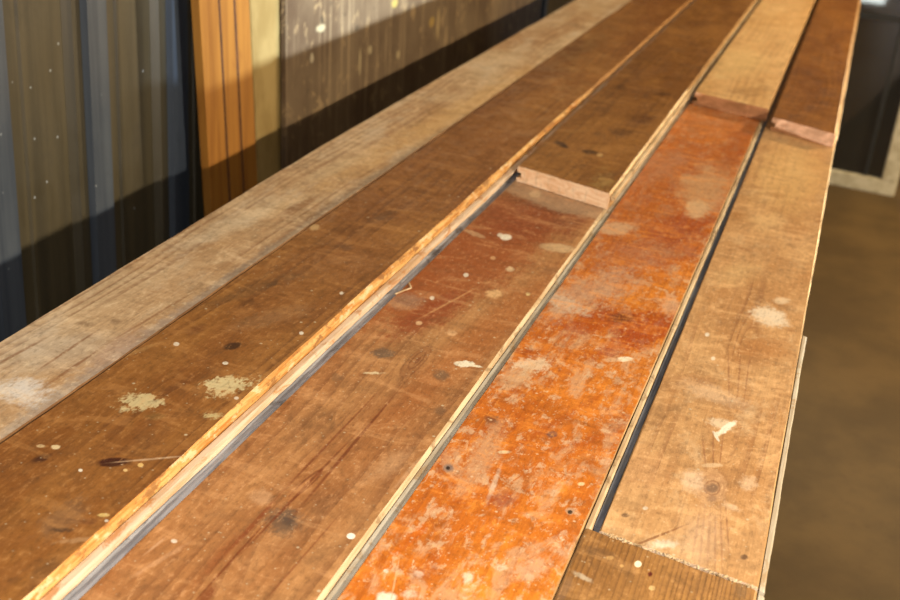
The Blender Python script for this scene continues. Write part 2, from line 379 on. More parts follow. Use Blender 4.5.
# the lip of the brown board narrows towards its near end and again where the raised board closes up to it
u2 = [o for o in bpy.data.objects if o.get('label', '').startswith('brown varnished')][0]
for ch in u2.children:
    if ch.name.startswith('plank'):
        wmax = 0.161
        for v in ch.data.vertices:
            Y = v.co.y + u2.location.y
            if v.co.z > 0.025 and v.co.x > 0.12:
                k = (v.co.x - 0.12) / (wmax - 0.0050 - 0.12)
                lim = 0.0038
                sh = min(lim, max(0, (0.95 - Y) / 0.4) * 0.009) if Y < 1 else min(lim * 0.8, max(0, (Y - 2.35) / 0.1) * 0.004)
                v.co.x += sh * k
# ------------------------------------------------------------------ lower course
plank('plain floorboard under the pale dusty one, in the lower course at the wall side', 'floorboard', None,
      -0.808, -0.658, ZL, 0.26, 0.26, FAR, old_edge, old_edge, end_old, 6, topsub=4)
plank('lower floorboard showing only a weathered grey tongue beside the orange grooved edge', 'floorboard', None,
      -0.6565, -0.5075, ZL, 0.25, 0.25, FAR, old_edge, grey_tongue, end_old, 7, topsub=4,
      tongue=(0.0195, grey_tongue, 0.0055, 0.26, FAR, 0.009), jit=0.0014)

org = O(-0.4855, 0.22, 0.22, ZL)
m7 = plank_mat('reddish_brown_scuffed_pine', (182, 130, 80), (162, 106, 60), (104, 56, 30), org, ZL, 8, grain=0.4, freq=55, warp=0.016,
    eyes=[(417, 360, 0.014, 0.035, 0.035), (290, 510, 0.025, 0.12, 0.035), (350, 330, 0.02, 0.2, 0.02)],
    layers=[((20, 7, 8), 0.9, 0.54, 0.74, (186, 136, 88), 0.6, 5), ((30, 14, 8), 0.8, 0.57, 0.75, (122, 66, 32), 0.55, 2)],
    marks=[(470, 262, 70, -10, -62, 62, (150, 72, 26), 0.72, 0.35, 0.5), (530, 215, 55, 8, -30, 24, (132, 60, 24), 0.72, 0.4, 0.5), MR(430, 314, 34, -20, 11, (134, 54, 22), 0.6, 0.5, 0.5),
           MR(490, 330, 70, -62, 16, (170, 96, 40), 0.45, 0.6, 0.4),
           (556, 196, 60, 17, -5, 13, (176, 142, 108), 0.85, 0.12, 0.25), M4(535, 194, 6, 3.5, (206, 172, 130), 0.9, 0.3, 0.3), M4(566, 222, 14, 5, (120, 76, 48), 0.4, 0.6, 0.5),
           MR(416, 361, 15, -15, 7.5, (112, 64, 36), 0.6, 0.10, 0.12), MR(416, 361, 13.6, -13.6, 6.3, (160, 108, 64), 0.85, 0.10, 0.12), MR(417, 360, 9, -9, 4.6, (112, 64, 36), 0.6, 0.12, 0.12), MR(417, 360, 7.6, -7.6, 3.4, (160, 108, 64), 0.85, 0.12, 0.12), MR(418, 360, 3, -3.5, 1.6, (116, 66, 38), 0.7, 0.2, 0.1), MR(306, 484, 17, -15, 4.5, (112, 56, 28), 0.65, 0.10, 0.12), MR(303, 487, 14.5, -13, 3.0, (168, 112, 66), 0.85, 0.12, 0.12), M4(283, 522, 17, 12, (98, 78, 62), 0.8, 0.55, 0.9), M4(288, 520, 7, 5, (70, 60, 54), 0.6, 0.6, 0.8), M4(384, 353, 9, 5, (92, 80, 68), 0.75, 0.4, 0.8),
           M4(441, 376, 7, 5, (104, 84, 64), 0.7, 0.5, 0.8), M4(440, 410, 5, 4, (112, 84, 60), 0.6, 0.5, 0.8), M4(337, 377, 5, 3.5, (112, 84, 60), 0.5, 0.5, 0.8),
           M4(464, 364, 10, 3, (236, 224, 196), 1, 0.15, 0.6), MR(476, 366, 7, 1, 1.2, (230, 216, 186), 1, 0.2, 0.4), M4(373, 373, 11, 1.6, (216, 196, 156), 0.9, 0.3, 0.9),
           M4(506, 237, 6, 3, (236, 224, 200), 1, 0.2, 0.3), M4(500, 235, 3, 2, WH, 0.8, 0.3, 0.3), MR(558, 248, 17, 2, 4, (206, 170, 126), 0.9, 0.3, 0.4), MR(475, 234, 10, 4, 2, (190, 150, 110), 0.8, 0.4, 0.6),
           M4(494, 294, 7, 4, (222, 176, 122), 0.9, 0.4, 0.8), M4(510, 269, 4, 2.5, (224, 190, 146), 0.9, 0.3, 0.5), M4(466, 275, 2.4, 2, WH, 0.9, 0.2, 0.2), M4(432, 298, 2.4, 2, WH, 0.9, 0.2, 0.2),
           M4(419, 323, 3.2, 2, (220, 176, 130), 0.9, 0.3, 0.3), M4(452, 333, 4, 2.4, (220, 170, 120), 0.9, 0.3, 0.5), M4(528, 294, 2, 1.6, (220, 190, 130), 0.9, 0.3, 0.3), M4(493, 258, 2.6, 1.8, (210, 160, 110), 0.8, 0.3, 0.3),
           MR(450, 302, 26, -14, 0.9, (206, 150, 96), 0.6, 0.5, 0.3), M4(405, 301, 17, 7, (158, 122, 96), 0.7, 0.45, 0.6), M4(551, 271, 9, 4, (150, 104, 66), 0.6, 0.5, 0.5),
           M4(351, 536, 4.2, 3.0, (244, 236, 220), 1, 0.12, 0.1), MR(308, 350, 14, -10, 0.8, (190, 150, 110), 0.0, 0.4, 0.3), M4(174, 541, 3, 2, WH, 0.9, 0.3, 0.3),
           M4(262, 497, 10, 6, (204, 156, 112), 0.6, 0.6, 0.9), MR(160, 560, 20, -12, 2, (200, 150, 108), 0.5, 0.5, 0.9), MR(155, 546, 10, -8, 1.2, (206, 160, 120), 0.6, 0.5, 0.4),
           MR(390, 465, 22, -14, 8, (196, 150, 106), 0.5, 0.8, 0.8), MR(410, 470, 14, -16, 2, (206, 160, 118), 0.5, 0.6, 0.6), MR(216, 560, 20, -24, 5, (130, 60, 26), 0.4, 0.6, 0.5),
           MR(300, 492, 50, -52, 1.3, (112, 52, 24), 0.75, 0.5, 0.25), MR(355, 442, 42, -50, 1.5, (108, 48, 22), 0.8, 0.5, 0.25), MR(330, 442, 46, -48, 1.1, (116, 56, 28), 0.7, 0.5, 0.3),
           MR(232, 560, 36, -40, 1.3, (108, 48, 22), 0.75, 0.5, 0.3), MR(250, 528, 22, -24, 2.4, (120, 52, 24), 0.7, 0.5, 0.3), MR(206, 596, 9, -10, 5, (112, 48, 20), 0.7, 0.5, 0.3), MR(300, 560, 40, -46, 1.0, (118, 56, 28), 0.5, 0.5, 0.3)],
    specks=0.7, rough=0.40, wear=0.35)
plank('reddish brown floorboard with long dark grain lines, below the dark raised board', 'floorboard', None,
      -0.4855, -0.308, ZL, 0.22, 0.22, FAR, m7, bare_cream, end_old, 8, groove=False, bevel_r=0.0040, jit=0.0007,
      tongue=(0.0098, pale_tongue, 0.0030, 0.24, FAR, 0.009))

org = O(-0.2970, 0.24, 0.24, ZL)
PK = (206, 160, 118)
m8 = plank_mat('bright_orange_scuffed_pine', (214, 126, 40), (196, 104, 30), (140, 64, 22), org, ZL, 9, grain=0.35, freq=70,
    layers=[((34, 15, 8), 2.0, 0.49, 0.60, PK, 0.65, 5), ((70, 40, 8), 1.5, 0.53, 0.62, (216, 178, 138), 0.7, 8), ((20, 9, 8), 1.4, 0.54, 0.68, (146, 58, 16), 0.6, 2),
            ((110, 60, 8), 1.2, 0.60, 0.68, (224, 196, 160), 0.75, 12)],
    marks=[(660, 190, 75, 0, -60, 90, (160, 84, 44), 0.65, 0.5, 0.5), (710, 122, 56, 8, -16, 16, (190, 120, 70), 0.6, 0.6, 0.6), (665, 165, 20, 0, -14, 16, (186, 132, 96), 0.5, 0.7, 0.9), (650, 252, 40, 0, -20, 16, (176, 112, 78), 0.5, 0.6, 1.0),
           (648, 330, 34, -6, -22, 22, (156, 52, 8), 0.75, 0.4, 0.7), MR(600, 322, 40, -4, 12, (158, 58, 12), 0.65, 0.5, 0.7), M4(620, 318, 12, 4, (84, 36, 16), 0.7, 0.6, 0.8),
           (684, 225, 28, -4, -12, 18, (150, 56, 22), 0.6, 0.5, 0.7), (742, 140, 12, 3, -16, 28, (154, 76, 30), 0.6, 0.5, 0.5),
           (590, 292, 44, -8, -14, 20, (196, 156, 124), 0.6, 0.5, 1.2), MR(563, 303, 22, 8, 6, (204, 176, 148), 0.75, 0.5, 1.1), (705, 187, 22, 2, -7, 22, (204, 166, 122), 0.6, 0.5, 0.9),
           M4(697, 209, 12, 9, (214, 176, 132), 0.75, 0.35, 0.6), M4(616, 228, 20, 6, (206, 168, 130), 0.75, 0.4, 0.9), M4(670, 306, 8, 12, (216, 170, 130), 0.7, 0.4, 1.1),
           M4(534, 364, 18, 8, (226, 196, 160), 0.85, 0.3, 1.0), (518, 378, 18, -8, -10, 12, (208, 168, 126), 0.65, 0.5, 1.3), M4(625, 359, 8, 2.6, (240, 222, 190), 1, 0.25, 0.4), M4(612, 360, 8, 2, (216, 170, 126), 0.8, 0.4, 0.6),
           (486, 452, 14, -3, -14, 32, (200, 150, 108), 0.75, 0.5, 1.0), MR(494, 484, 6, -16, 2.5, (224, 196, 164), 0.7, 0.5, 0.5), M4(500, 500, 14, 7, (140, 52, 24), 0.6, 0.5, 0.8),
           M4(448, 468, 5, 4, (126, 106, 96), 0.9, 0.4, 0.4), M4(448, 468, 2, 1.8, (52, 38, 30), 1, 0.3, 0.1), M4(570, 511, 4.4, 3.4, (190, 150, 116), 0.9, 0.3, 0.3), M4(570, 512, 2.6, 2, (58, 46, 34), 1, 0.3, 0.1),
           M4(552, 434, 5, 3, (84, 58, 62), 0.85, 0.4, 0.4), M4(491, 419, 6, 4, (96, 62, 48), 0.7, 0.5, 0.5), M4(504, 452, 7, 1.6, (236, 206, 160), 0.9, 0.3, 0.4), M4(581, 484, 4, 2, (234, 200, 150), 0.9, 0.3, 0.4),
           M4(535, 515, 12, 4, (206, 150, 106), 0.7, 0.4, 0.8), M4(468, 578, 5, 7, (230, 204, 172), 0.85, 0.4, 0.8), M4(387, 598, 10, 6, (236, 220, 196), 0.9, 0.3, 0.5), M4(409, 594, 8, 5, (226, 190, 160), 0.8, 0.4, 0.7),
           M4(386, 571, 2.4, 1.8, WH, 0.9, 0.3, 0.3), M4(418, 574, 5, 4, (226, 190, 160), 0.8, 0.4, 0.7), MR(395, 580, 4, -20, 1.0, (214, 170, 126), 0.7, 0.4, 0.3), M4(501, 568, 6, 3, (230, 196, 160), 0.8, 0.4, 0.7),
           (530, 570, 12, 0, -8, 10, (216, 172, 134), 0.6, 0.5, 1.1), MR(552, 470, 44, -18, 4, (206, 140, 84), 0.4, 0.6, 0.8), (410, 540, 10, -12, -14, 8, (200, 92, 12), 0.5, 0.5, 0.5),
           MR(560, 420, 50, -30, 3, (158, 66, 18), 0.4, 0.6, 1.0), MR(590, 440, 36, -10, 3, (158, 66, 18), 0.4, 0.6, 1.0)],
    specks=1.6, rough=0.38, speck_col=(226, 190, 150), wear=0.35)
plank('orange varnished floorboard covered in white plaster scuffs, in the middle of the lower course', 'floorboard', None,
      -0.2970, -0.1315, ZL, 0.24, 0.24, FAR, m8, bare_tan, end_old, 9, groove=False, bevel_r=0.001, bevel_l=0.001, jit=0.0009,
      tongue=(0.0068, bare_cream, 0.0012, 0.906, FAR, 0.010))

org = O(-0.1165, 0.904, 0.884, ZL)
m9 = plank_mat('bare_tan_scuffed_pine', (200, 154, 102), (182, 130, 78), (124, 74, 42), org, ZL, 10, grain=0.45, freq=60, warp=0.010, gmask=(0.46, 0.62),
    eyes=[(712, 489, 0.013, 0.045, 0.05), (745, 345, 0.012, 0.09, 0.03)],
    layers=[((20, 12, 8), 1.2, 0.52, 0.70, (208, 172, 128), 0.6, 5), ((12, 26, 8), 0.8, 0.56, 0.72, (148, 94, 46), 0.5, 2), ((26, 10, 8), 0.8, 0.60, 0.72, (166, 108, 50), 0.5, 6)],
    marks=[(815, 170, 10, 0, -3, 30, (184, 120, 60), 0.4, 0.5, 0.4), MR(768, 316, 18, 5, 8, (226, 204, 174), 0.9, 0.35, 0.6), M4(781, 301, 8, 3, (220, 190, 152), 0.8, 0.4, 0.5), 
           (722, 424, 14, 2, 0, 5, (224, 196, 160), 0.8, 0.4, 0.9), MR(727, 428, 10, -7, 3.4, (240, 226, 202), 0.95, 0.25, 0.5), MR(716, 437, 3, 5, 1.5, (240, 226, 202), 0.8, 0.3, 0.4),
           MR(696.0, 534.0, -4.0, 26.0, 1.2, (134, 84, 52), 0.55, 0.7, 0.3), MR(702.0, 536.0, -3.0, 30.0, 1.2, (134, 84, 52), 0.55, 0.7, 0.3), MR(708.5, 540.0, -1.5, 32.0, 1.4, (134, 84, 52), 0.55, 0.7, 0.3), MR(715.0, 541.0, 0.0, 33.0, 1.1, (134, 84, 52), 0.55, 0.7, 0.3), MR(721.0, 536.0, 1.0, 30.0, 1.1, (134, 84, 52), 0.55, 0.7, 0.3), MR(727.0, 527.5, 2.0, 27.5, 0.9, (134, 84, 52), 0.55, 0.7, 0.3), MR(704.0, 453.0, -2.0, -17.0, 0.9, (134, 84, 52), 0.55, 0.7, 0.3), MR(713.0, 449.0, 0.0, -19.0, 0.9, (134, 84, 52), 0.55, 0.7, 0.3), MR(721.0, 452.0, 2.0, -18.0, 0.8, (134, 84, 52), 0.55, 0.7, 0.3), MR(739.0, 375.0, 2.0, -25.0, 0.9, (134, 84, 52), 0.55, 0.7, 0.3), MR(728.5, 377.0, -0.5, -25.0, 0.9, (134, 84, 52), 0.55, 0.7, 0.3), MR(747.0, 377.5, 3.0, -22.5, 0.8, (134, 84, 52), 0.55, 0.7, 0.3), M4(712, 488, 17, 19, (150, 102, 66), 0.35, 0.10, 0.35), M4(712, 488, 15.6, 17.6, (196, 150, 104), 0.6, 0.10, 0.35), M4(712, 488, 12.5, 13, (146, 98, 64), 0.4, 0.12, 0.3), M4(712, 488, 11, 11.6, (196, 150, 104), 0.6, 0.12, 0.3), M4(712, 488.5, 8.4, 7.6, (130, 84, 54), 0.65, 0.1, 0.12), M4(712, 488.5, 7, 6.2, (186, 140, 98), 0.85, 0.1, 0.12), M4(712, 489, 6, 4, (112, 84, 64), 0.8, 0.5, 0.4), M4(712, 499, 4, 3, (126, 90, 66), 0.6, 0.5, 0.4), M4(692, 482, 9, 10, (224, 192, 158), 0.6, 0.6, 0.8), M4(712, 466, 10, 2, (216, 182, 140), 0.7, 0.4, 0.6),
           M4(663, 545, 13, 4, (228, 206, 176), 0.85, 0.4, 0.8), M4(748, 484, 9, 7, (214, 178, 140), 0.7, 0.5, 0.9), MR(732, 508, 8, 4, 3, (216, 182, 144), 0.7, 0.5, 0.9), M4(625, 516, 3.5, 2, (100, 72, 50), 0.8, 0.4, 0.4),
           M4(744, 558, 3.6, 2.6, (96, 66, 44), 0.9, 0.4, 0.4), MR(655, 538, 30, -12, 1.2, (128, 80, 44), 0.75, 0.4, 0.3), M4(707, 335, 2.4, 2, WH, 0.9, 0.3, 0.3), M4(713, 359, 2.2, 2, WH, 0.9, 0.3, 0.3), M4(645, 509, 2.8, 1.8, WH, 0.6, 0.3, 0.3),
           MR(715, 395, 30, 12, 7, (210, 176, 140), 0.55, 0.7, 0.9), (690, 380, 18, 2, -3, 5, (150, 96, 48), 0.5, 0.6, 0.9), (765, 350, 24, 0, -4, 12, (168, 106, 50), 0.5, 0.6, 0.7),
           (700, 540, 20, 2, -8, 30, (214, 178, 142), 0.4, 0.8, 0.6), (640, 470, 20, 6, -10, 20, (196, 140, 92), 0.4, 0.8, 0.6), (790, 175, 32, 6, -10, 34, (220, 176, 112), 0.6, 0.7, 0.6), (735, 215, 12, 2, -4, 5, (156, 104, 52), 0.5, 0.6, 0.7),
           (775, 195, 8, 2, -3, 3, (156, 104, 52), 0.4, 0.6, 0.7), (770, 222, 18, 0, -4, 7, (222, 180, 124), 0.4, 0.7, 0.6), (735, 275, 20, 0, -8, 10, (208, 170, 116), 0.45, 0.7, 0.6)],
    specks=0.7, rough=0.55, spec=0.25, wear=0.4)
plank('tan floorboard with white smears and a knot, right of the long dark slot', 'floorboard', None,
      -0.1165, 0.0325, ZL, 0.9055, 0.8855, FAR, m9, bare_tan, end_pale, 10, groove=False, bevel_r=0.0015, jit=0.0009,
      tongue=(0.0066, pale_tongue, 0.004, 0.886, 1.465, 0.010),
      lip=(-0.0070, -0.0008, 0.0245, 0.006, dark_tongue, 0.915, FAR))

org = O(-0.1300, 0.20, 0.20, ZL)
m10 = plank_mat('olive_brown_fine_grained_pine', (166, 116, 60), (146, 98, 46), (100, 62, 30), org, ZL, 11, grain=0.6, freq=210, warp=0.004,
    layers=[((26, 12, 8), 1.0, 0.54, 0.70, (168, 118, 66), 0.5, 5)],
    marks=[M4(638, 564, 3.6, 3.2, (240, 226, 190), 1, 0.15, 0.1), M4(650, 574, 2.4, 2.4, (92, 34, 20), 1, 0.3, 0.2), M4(652, 588, 3, 2.4, (214, 176, 116), 0.9, 0.3, 0.3), MR(583, 577, 9, 5, 2.6, (186, 164, 134), 0.85, 0.4, 0.7),
           (600, 553, 16, 5, -3, 4, (110, 76, 44), 0.6, 0.5, 0.8), M4(610, 558, 4, 2, (196, 150, 90), 0.7, 0.4, 0.5), M4(622, 566, 2, 1.6, (206, 160, 96), 0.8, 0.3, 0.3), M4(690, 570, 16, 2, (166, 116, 62), 0.5, 0.5, 0.6),
           (565, 590, 5, 1, -6, 14, (112, 84, 62), 0.6, 0.5, 0.6), M4(741, 590, 6, 8, (112, 84, 54), 0.5, 0.5, 0.5)],
    specks=0.5, rough=0.5, wear=0.2)
plank('short olive brown floorboard piece in the near right corner, ending at the jagged saw cut', 'floorboard', None,
      -0.1300, 0.0325, ZL, 0.20, 0.20, 0.8, m10, bare_tan, end_old, 11, groove=False, jit=0.0009,
      tongue=(0.0066, pale_tongue, 0.004, 0.21, 0.880, 0.010))
# give that piece its slanting ragged far end
short = [o for o in bpy.data.objects if o.get('label', '').startswith('short olive')][0]
for ch in short.children:
    if ch.name.startswith('plank'):
        oy = short.location.y; ox = short.location.x
        vs = ch.data.vertices; ymax = max(v.co.y for v in vs)
        for v in vs:
            X = v.co.x + ox
            ye = 0.9035 - (X + 0.1115) * 0.02 / 0.144 - 0.0028
            k = v.co.y / ymax
            v.co.y = k * (ye - oy)
            if k > 0.999: v.co.y += mn.noise(Vector((X * 170, 3, 0))) * 0.003

# ragged wood fibres left along the saw cut
bm = bmesh.new()
for i in range(90):
    X = random.uniform(-0.113, 0.030); Y = 0.9035 - (X + 0.1115) * 0.02 / 0.144
    r = random.uniform(0.0006, 0.0017); h = random.uniform(0.0004, 0.0014)
    mat = Matrix.Translation((X, Y + random.uniform(-0.002, 0.001), 0)) @ Matrix.Rotation(random.uniform(0, 3), 4, 'Z') @ Matrix.Diagonal((r, r * 2.2, h, 1))
    bmesh.ops.create_icosphere(bm, subdivisions=1, radius=1, matrix=mat)
tan = [o for o in bpy.data.objects if o.get('label', '').startswith('tan floorboard')][0]
for v in bm.verts: v.co -= Vector((tan.location.x, tan.location.y, -T))
fr = link('splintered_fringe', bm, bare_cream, tan)
fr['kind'] = 'stuff'; fr['label'] = 'pale splintered fibres along the saw cut'

# the loose splinter lying over the grey tongue
def tube(bm, pts, r0, r1, seg=6):
    rings = []
    for i, p in enumerate(pts):
        p = Vector(p); t = (Vector(pts[min(i + 1, len(pts) - 1)]) - Vector(pts[max(i - 1, 0)])).normalized()
        a = t.cross(Vector((0, 0, 1))).normalized(); b = a.cross(t)
        r = r0 + (r1 - r0) * i / (len(pts) - 1)
        rings.append([bm.verts.new(p + a * math.cos(2 * math.pi * k / seg) * r * 1.5 + b * math.sin(2 * math.pi * k / seg) * r) for k in range(seg)])
    for i in range(len(rings) - 1):
        for k in range(seg): bm.faces.new((rings[i][k], rings[i][(k + 1) % seg], rings[i + 1][(k + 1) % seg], rings[i + 1][k]))
    bm.faces.new(rings[0]); bm.faces.new(rings[-1][::-1])
a = at(395, 294, ZL + 0.001); b = at(411, 288, ZL + 0.001); c = at(409, 283, ZL + 0.001)
bm = bmesh.new(); o0 = Vector(a)
tube(bm, [a - o0, (a + b) / 2 - o0 + Vector((0, 0, 0.0004)), b - o0, (b + c) / 2 - o0, c - o0], 0.0009, 0.0011)
tag(link('wood_splinter', bm, bare_cream, loc=o0), 'tiny bent pale splinter lying across the grey tongue strip', 'splinter')

# ------------------------------------------------------------------ added bench under the pile, unseen; its sides keep low lamp light out
tim = edge_mat('rough_bench_timber', (150, 116, 76), (124, 92, 58), 12)
zb = ZL - T - 0.0004
bench = empty('added_bench', (-0.39, 2.4, 0), 'added unseen timber bench under the pile, closed at the sides to block light', 'added_bench')
bm = bmesh.new(); box(bm, -0.40, 0.40, -2.1, 2.2, zb - 0.03, zb, bev=0.003); link('bench_top', bm, tim, bench)
for sx in (-0.38, 0.36):
    bm = bmesh.new(); box(bm, sx, sx + 0.02, -2.05, 2.15, 0.12, zb - 0.0305, bev=0.002); link('light_block_panel', bm, tim, bench)
    for sy in (-2.0, 0.0, 2.05):
        bm = bmesh.new(); box(bm, sx + (0.021 if sx < 0 else -0.071), sx + (0.091 if sx < 0 else -0.001), sy, sy + 0.07, 0, zb - 0.0305, bev=0.003); link('leg', bm, tim, bench)

# ------------------------------------------------------------------ setting
def fl():
    n = NT('brown_dusty_concrete')
    a = n.noise(1, (3, 3, 1), (2, 4, 0), 6, 0.6); b = n.noise(1, (26, 26, 1), (7, 1, 0), 6, 0.7)
    col = n.mix(n.ramp(a, 0.35, 0.65), srgb(86, 66, 35), srgb(70, 53, 27))
    col = n.mix(n.ramp(b, 0.5, 0.75, 0, 0.35), col, srgb(60, 42, 21))
    n.bump(b, 0.3, 0.004)
    return n.fin(col, 0.75, 0.25)
bm = bmesh.new(); box(bm, -1.25, 3.6, -2.0, 8.0, -0.1, 0.0)
tag(link('floor', bm, fl()), 'brown dusty concrete floor', kind='structure')

def steel(name, c1, c2, streak, rough, seed, metal=0.5):
    n = NT(name)
    v = n.noise(1, (30, 30, 1.2), (seed, 2, 0), 5, 0.6); w = n.noise(1, (14, 14, 9), (seed, 5, 0), 6, 0.7)
    col = n.mix(n.ramp(v, 0.35, 0.65), srgb(*c1), srgb(*c2))
    col = n.mix(n.ramp(w, 0.55, 0.75, 0, 0.4), col, srgb(*streak))
    d, cc = n.vor(40, (1, 1, 1), (seed, 0, 0))
    m = n.math('MULTIPLY', n.ramp(d, 0.12, 0.05), n.math('GREATER_THAN', n.sep(cc)[0], 0.93))
    col = n.mix(n.math('MULTIPLY', m, 0.6), col, srgb(170, 176, 180))
    n.bump(w, 0.15, 0.002)
    return n.fin(col, n.ramp(w, 0.3, 0.7, rough - 0.08, rough + 0.1), 0.5, metal)
olive = steel('olive_painted_sheet', (74, 65, 46), (58, 51, 36), (46, 39, 28), 0.5, 3, 0.0)
galv = steel('galvanised_blue_grey_steel', (84, 90, 98), (66, 72, 82), (46, 50, 56), 0.42, 9, 0.3)
WX = -1.115
# sheet wall: a shallow trapezoid panel profile in plan
def wall_left():
    bm = bmesh.new(); pts = []
    y = -2.0
    P = 0.2400; y0 = 1.735 - 20 * P
    for k in range(-1, 60):
        a = y0 + k * P
        if a < -2 or a > 7.7: continue
        pts += [(a + 0.000, 0.0), (a + 0.075, 0.0), (a + 0.082, -0.012), (a + 0.125, -0.012), (a + 0.128, -0.008), (a + 0.134, -0.008), (a + 0.137, -0.012), (a + 0.230, -0.012)]
    pts = [(-2.0, -0.012)] + pts + [(8.0, -0.012)]
    lo = [bm.verts.new((WX + d, y, 0)) for y, d in pts]; hi = [bm.verts.new((WX + d, y, 3.0)) for y, d in pts]
    for i in range(len(pts) - 1): bm.faces.new((lo[i], lo[i + 1], hi[i + 1], hi[i]))
    b = [bm.verts.new((WX - 0.10, y, z)) for y, z in ((-2, 0), (8, 0), (8, 3), (-2, 3))]
    bm.faces.new(b); bm.faces.new((lo[0], hi[0], b[3], b[0])); bm.faces.new((lo[-1], b[1], b[2], hi[-1]))
    bm.faces.new([*lo, b[1], b[0]]); bm.faces.new([*hi[::-1], b[3], b[2]])
    w = link('wall_left', bm, olive); tag(w, kind='structure')
    for k in range(-1, 60):
        a = y0 + k * P
        if a < 0 or a > 7.6: continue
        bm = bmesh.new(); e = 0.012
        pr = [(a + 0.020, 0.0), (a + 0.022, e), (a + 0.072, e), (a + 0.0735, 0.0)]
        v0 = [bm.verts.new((WX + 0.0005 + d, y, 0)) for y, d in pr]; v1 = [bm.verts.new((WX + 0.0005 + d, y, 3)) for y, d in pr]
        for i in range(4): bm.faces.new((v0[i], v0[(i + 1) % 4], v1[(i + 1) % 4], v1[i]))
        bm.faces.new(v0[::-1]); bm.faces.new(v1)
        link('rib', bm, galv, w)
wall_left()
dark = NT('dark_painted_wall'); v = dark.noise(3); dark = dark.fin(dark.mix(v, srgb(60, 56, 46), srgb(44, 40, 32)), 0.8)
bm = bmesh.new(); box(bm, -1.25, 3.6, 8.0, 8.1, 0, 3.0); tag(link('wall_back', bm, dark), kind='structure')
bm = bmesh.new(); box(bm, 3.6, 3.7, -2.0, 8.0, 0, 3.0); tag(link('wall_right', bm, dark), kind='structure')
bm = bmesh.new(); box(bm, -1.25, 3.6, -2.1, -2.0, 0, 3.0); tag(link('wall_front', bm, dark), kind='structure')
bm = bmesh.new(); box(bm, -1.25, 3.7, -2.1, 8.1, 3.0, 3.1); tag(link('ceiling', bm, dark), kind='structure')

# leaning sheet goods; plane x = X0 - lean * (z - TOP)
def sheet_pt(px, py, X0, lean):
    d = ray(px, py); s = (X0 + lean * (TOP - CAMZ) - 0) / (d.x + lean * d.z) if False else None
    # (0+s dx) = X0 - lean*(CAMZ + s dz - TOP)
    s = (X0 - lean * (CAMZ - TOP)) / (d.x + lean * d.z)
    return Vector((0, 0, CAMZ)) + d * s
def leaning(name, label, cat, y0b, y1b, y0t, y1t, X0, lean, z1, th, mats, parts=None):
    """slab standing on the floor; y limits given at TOP (b) and one metre above (t)"""
    xb = X0 + lean * TOP
    bm = bmesh.new(); v = []
    def yy(a, b, z): return a + (b - a) * (z - TOP)
    for z in (0, z1):
        x = X0 - lean * (z - TOP)
        for dx, (a, b) in ((0, (y0b, y0t)), (0, (y1b, y1t)), (-th, (y1b, y1t)), (-th, (y0b, y0t))):
            v.append(bm.verts.new((x + dx - xb, yy(a, b, z) - y0b, z)))
    for f in ((3, 2, 1, 0), (4, 5, 6, 7), (0, 1, 5, 4), (1, 2, 6, 5), (2, 3, 7, 6), (3, 0, 4, 7)): bm.faces.new([v[i] for i in f])
    # lift the back bottom edge level
    bmesh.ops.bevel(bm, geom=bm.edges[:], offset=0.0015, segments=2, affect='EDGES')
    o = link(name, bm, mats, loc=(xb, y0b, 0)); return tag(o, label, cat)

# orange match boarding
XO, LO = -1.04, 0.03
p0, p1 = sheet_pt(211, 200, XO, LO), sheet_pt(257, 175, XO, LO)
q0, q1 = sheet_pt(199, 0, XO, LO), sheet_pt(249, 0, XO, LO)
def ext(p, q): t = (q.y - p.y) / (q.z - p.z); yb = p.y + t * (TOP - p.z); return yb, yb + t
ya, yat = ext(p0, q0); yb_, ybt = ext(p1, q1)
print('orange', ya, yat, yb_, ybt, p0, q0)
def orange():
    n = NT('orange_varnished_match_boarding')
    x, y, z = n.sep(); W = yb_ - ya
    v = n.noise(1, (40, 60, 3), (1, 2, 3), 5, 0.6)
    col = n.mix(n.ramp(v, 0.35, 0.7), srgb(148, 98, 38), srgb(126, 78, 28))
    w = n.noise(1, (30, 30, 14), (5, 2, 3), 5, 0.6)
    col = n.mix(n.ramp(w, 0.58, 0.75, 0, 0.5), col, srgb(110, 62, 22))
    n.bump(v, 0.2, 0.001)
    return n.fin(col, 0.45, 0.4)
omat = orange()
gro = edge_mat('dark_groove_between_boards', (84, 50, 22), (70, 40, 18), 3)
# three-board panel, each strip separated by a V groove
def boarding():
    X0, lean = XO, LO; th = 0.016; z1 = TOP + 0.72; xb = X0 + lean * TOP
    bm = bmesh.new()
    prof = []
    def yy(s, z): a = ya + (yb_ - ya) * s; b = yat + (ybt - yat) * s; return a + (b - a) * (z - TOP)
    ss = [(0, 0)]
    for g in (0.38, 0.69): ss += [(g - 0.022, 0), (g - 0.010, -0.0025), (g + 0.010, -0.0025), (g + 0.022, 0)]
    ss += [(1, 0), (1, -th), (0, -th)]
    rings = []
    for z in (0, z1):
        x = X0 - lean * (z - TOP) - xb
        rings.append([bm.verts.new((x + d, yy(s, z) - ya, z)) for s, d in ss])
    k = len(ss)
    for j in range(k):
        f = bm.faces.new((rings[0][j], rings[0][(j + 1) % k], rings[1][(j + 1) % k], rings[1][j]))
        if j in (2, 6, 1, 3, 5, 7): f.material_index = 1
    bm.faces.new(rings[0][::-1]); bm.faces.new(rings[1])
    o = link('match_boarding', bm, [omat, gro], loc=(xb, ya, 0))
    tag(o, 'narrow orange varnished boarding with two dark grooves, leaning on the metal wall', 'panelling')
boarding()

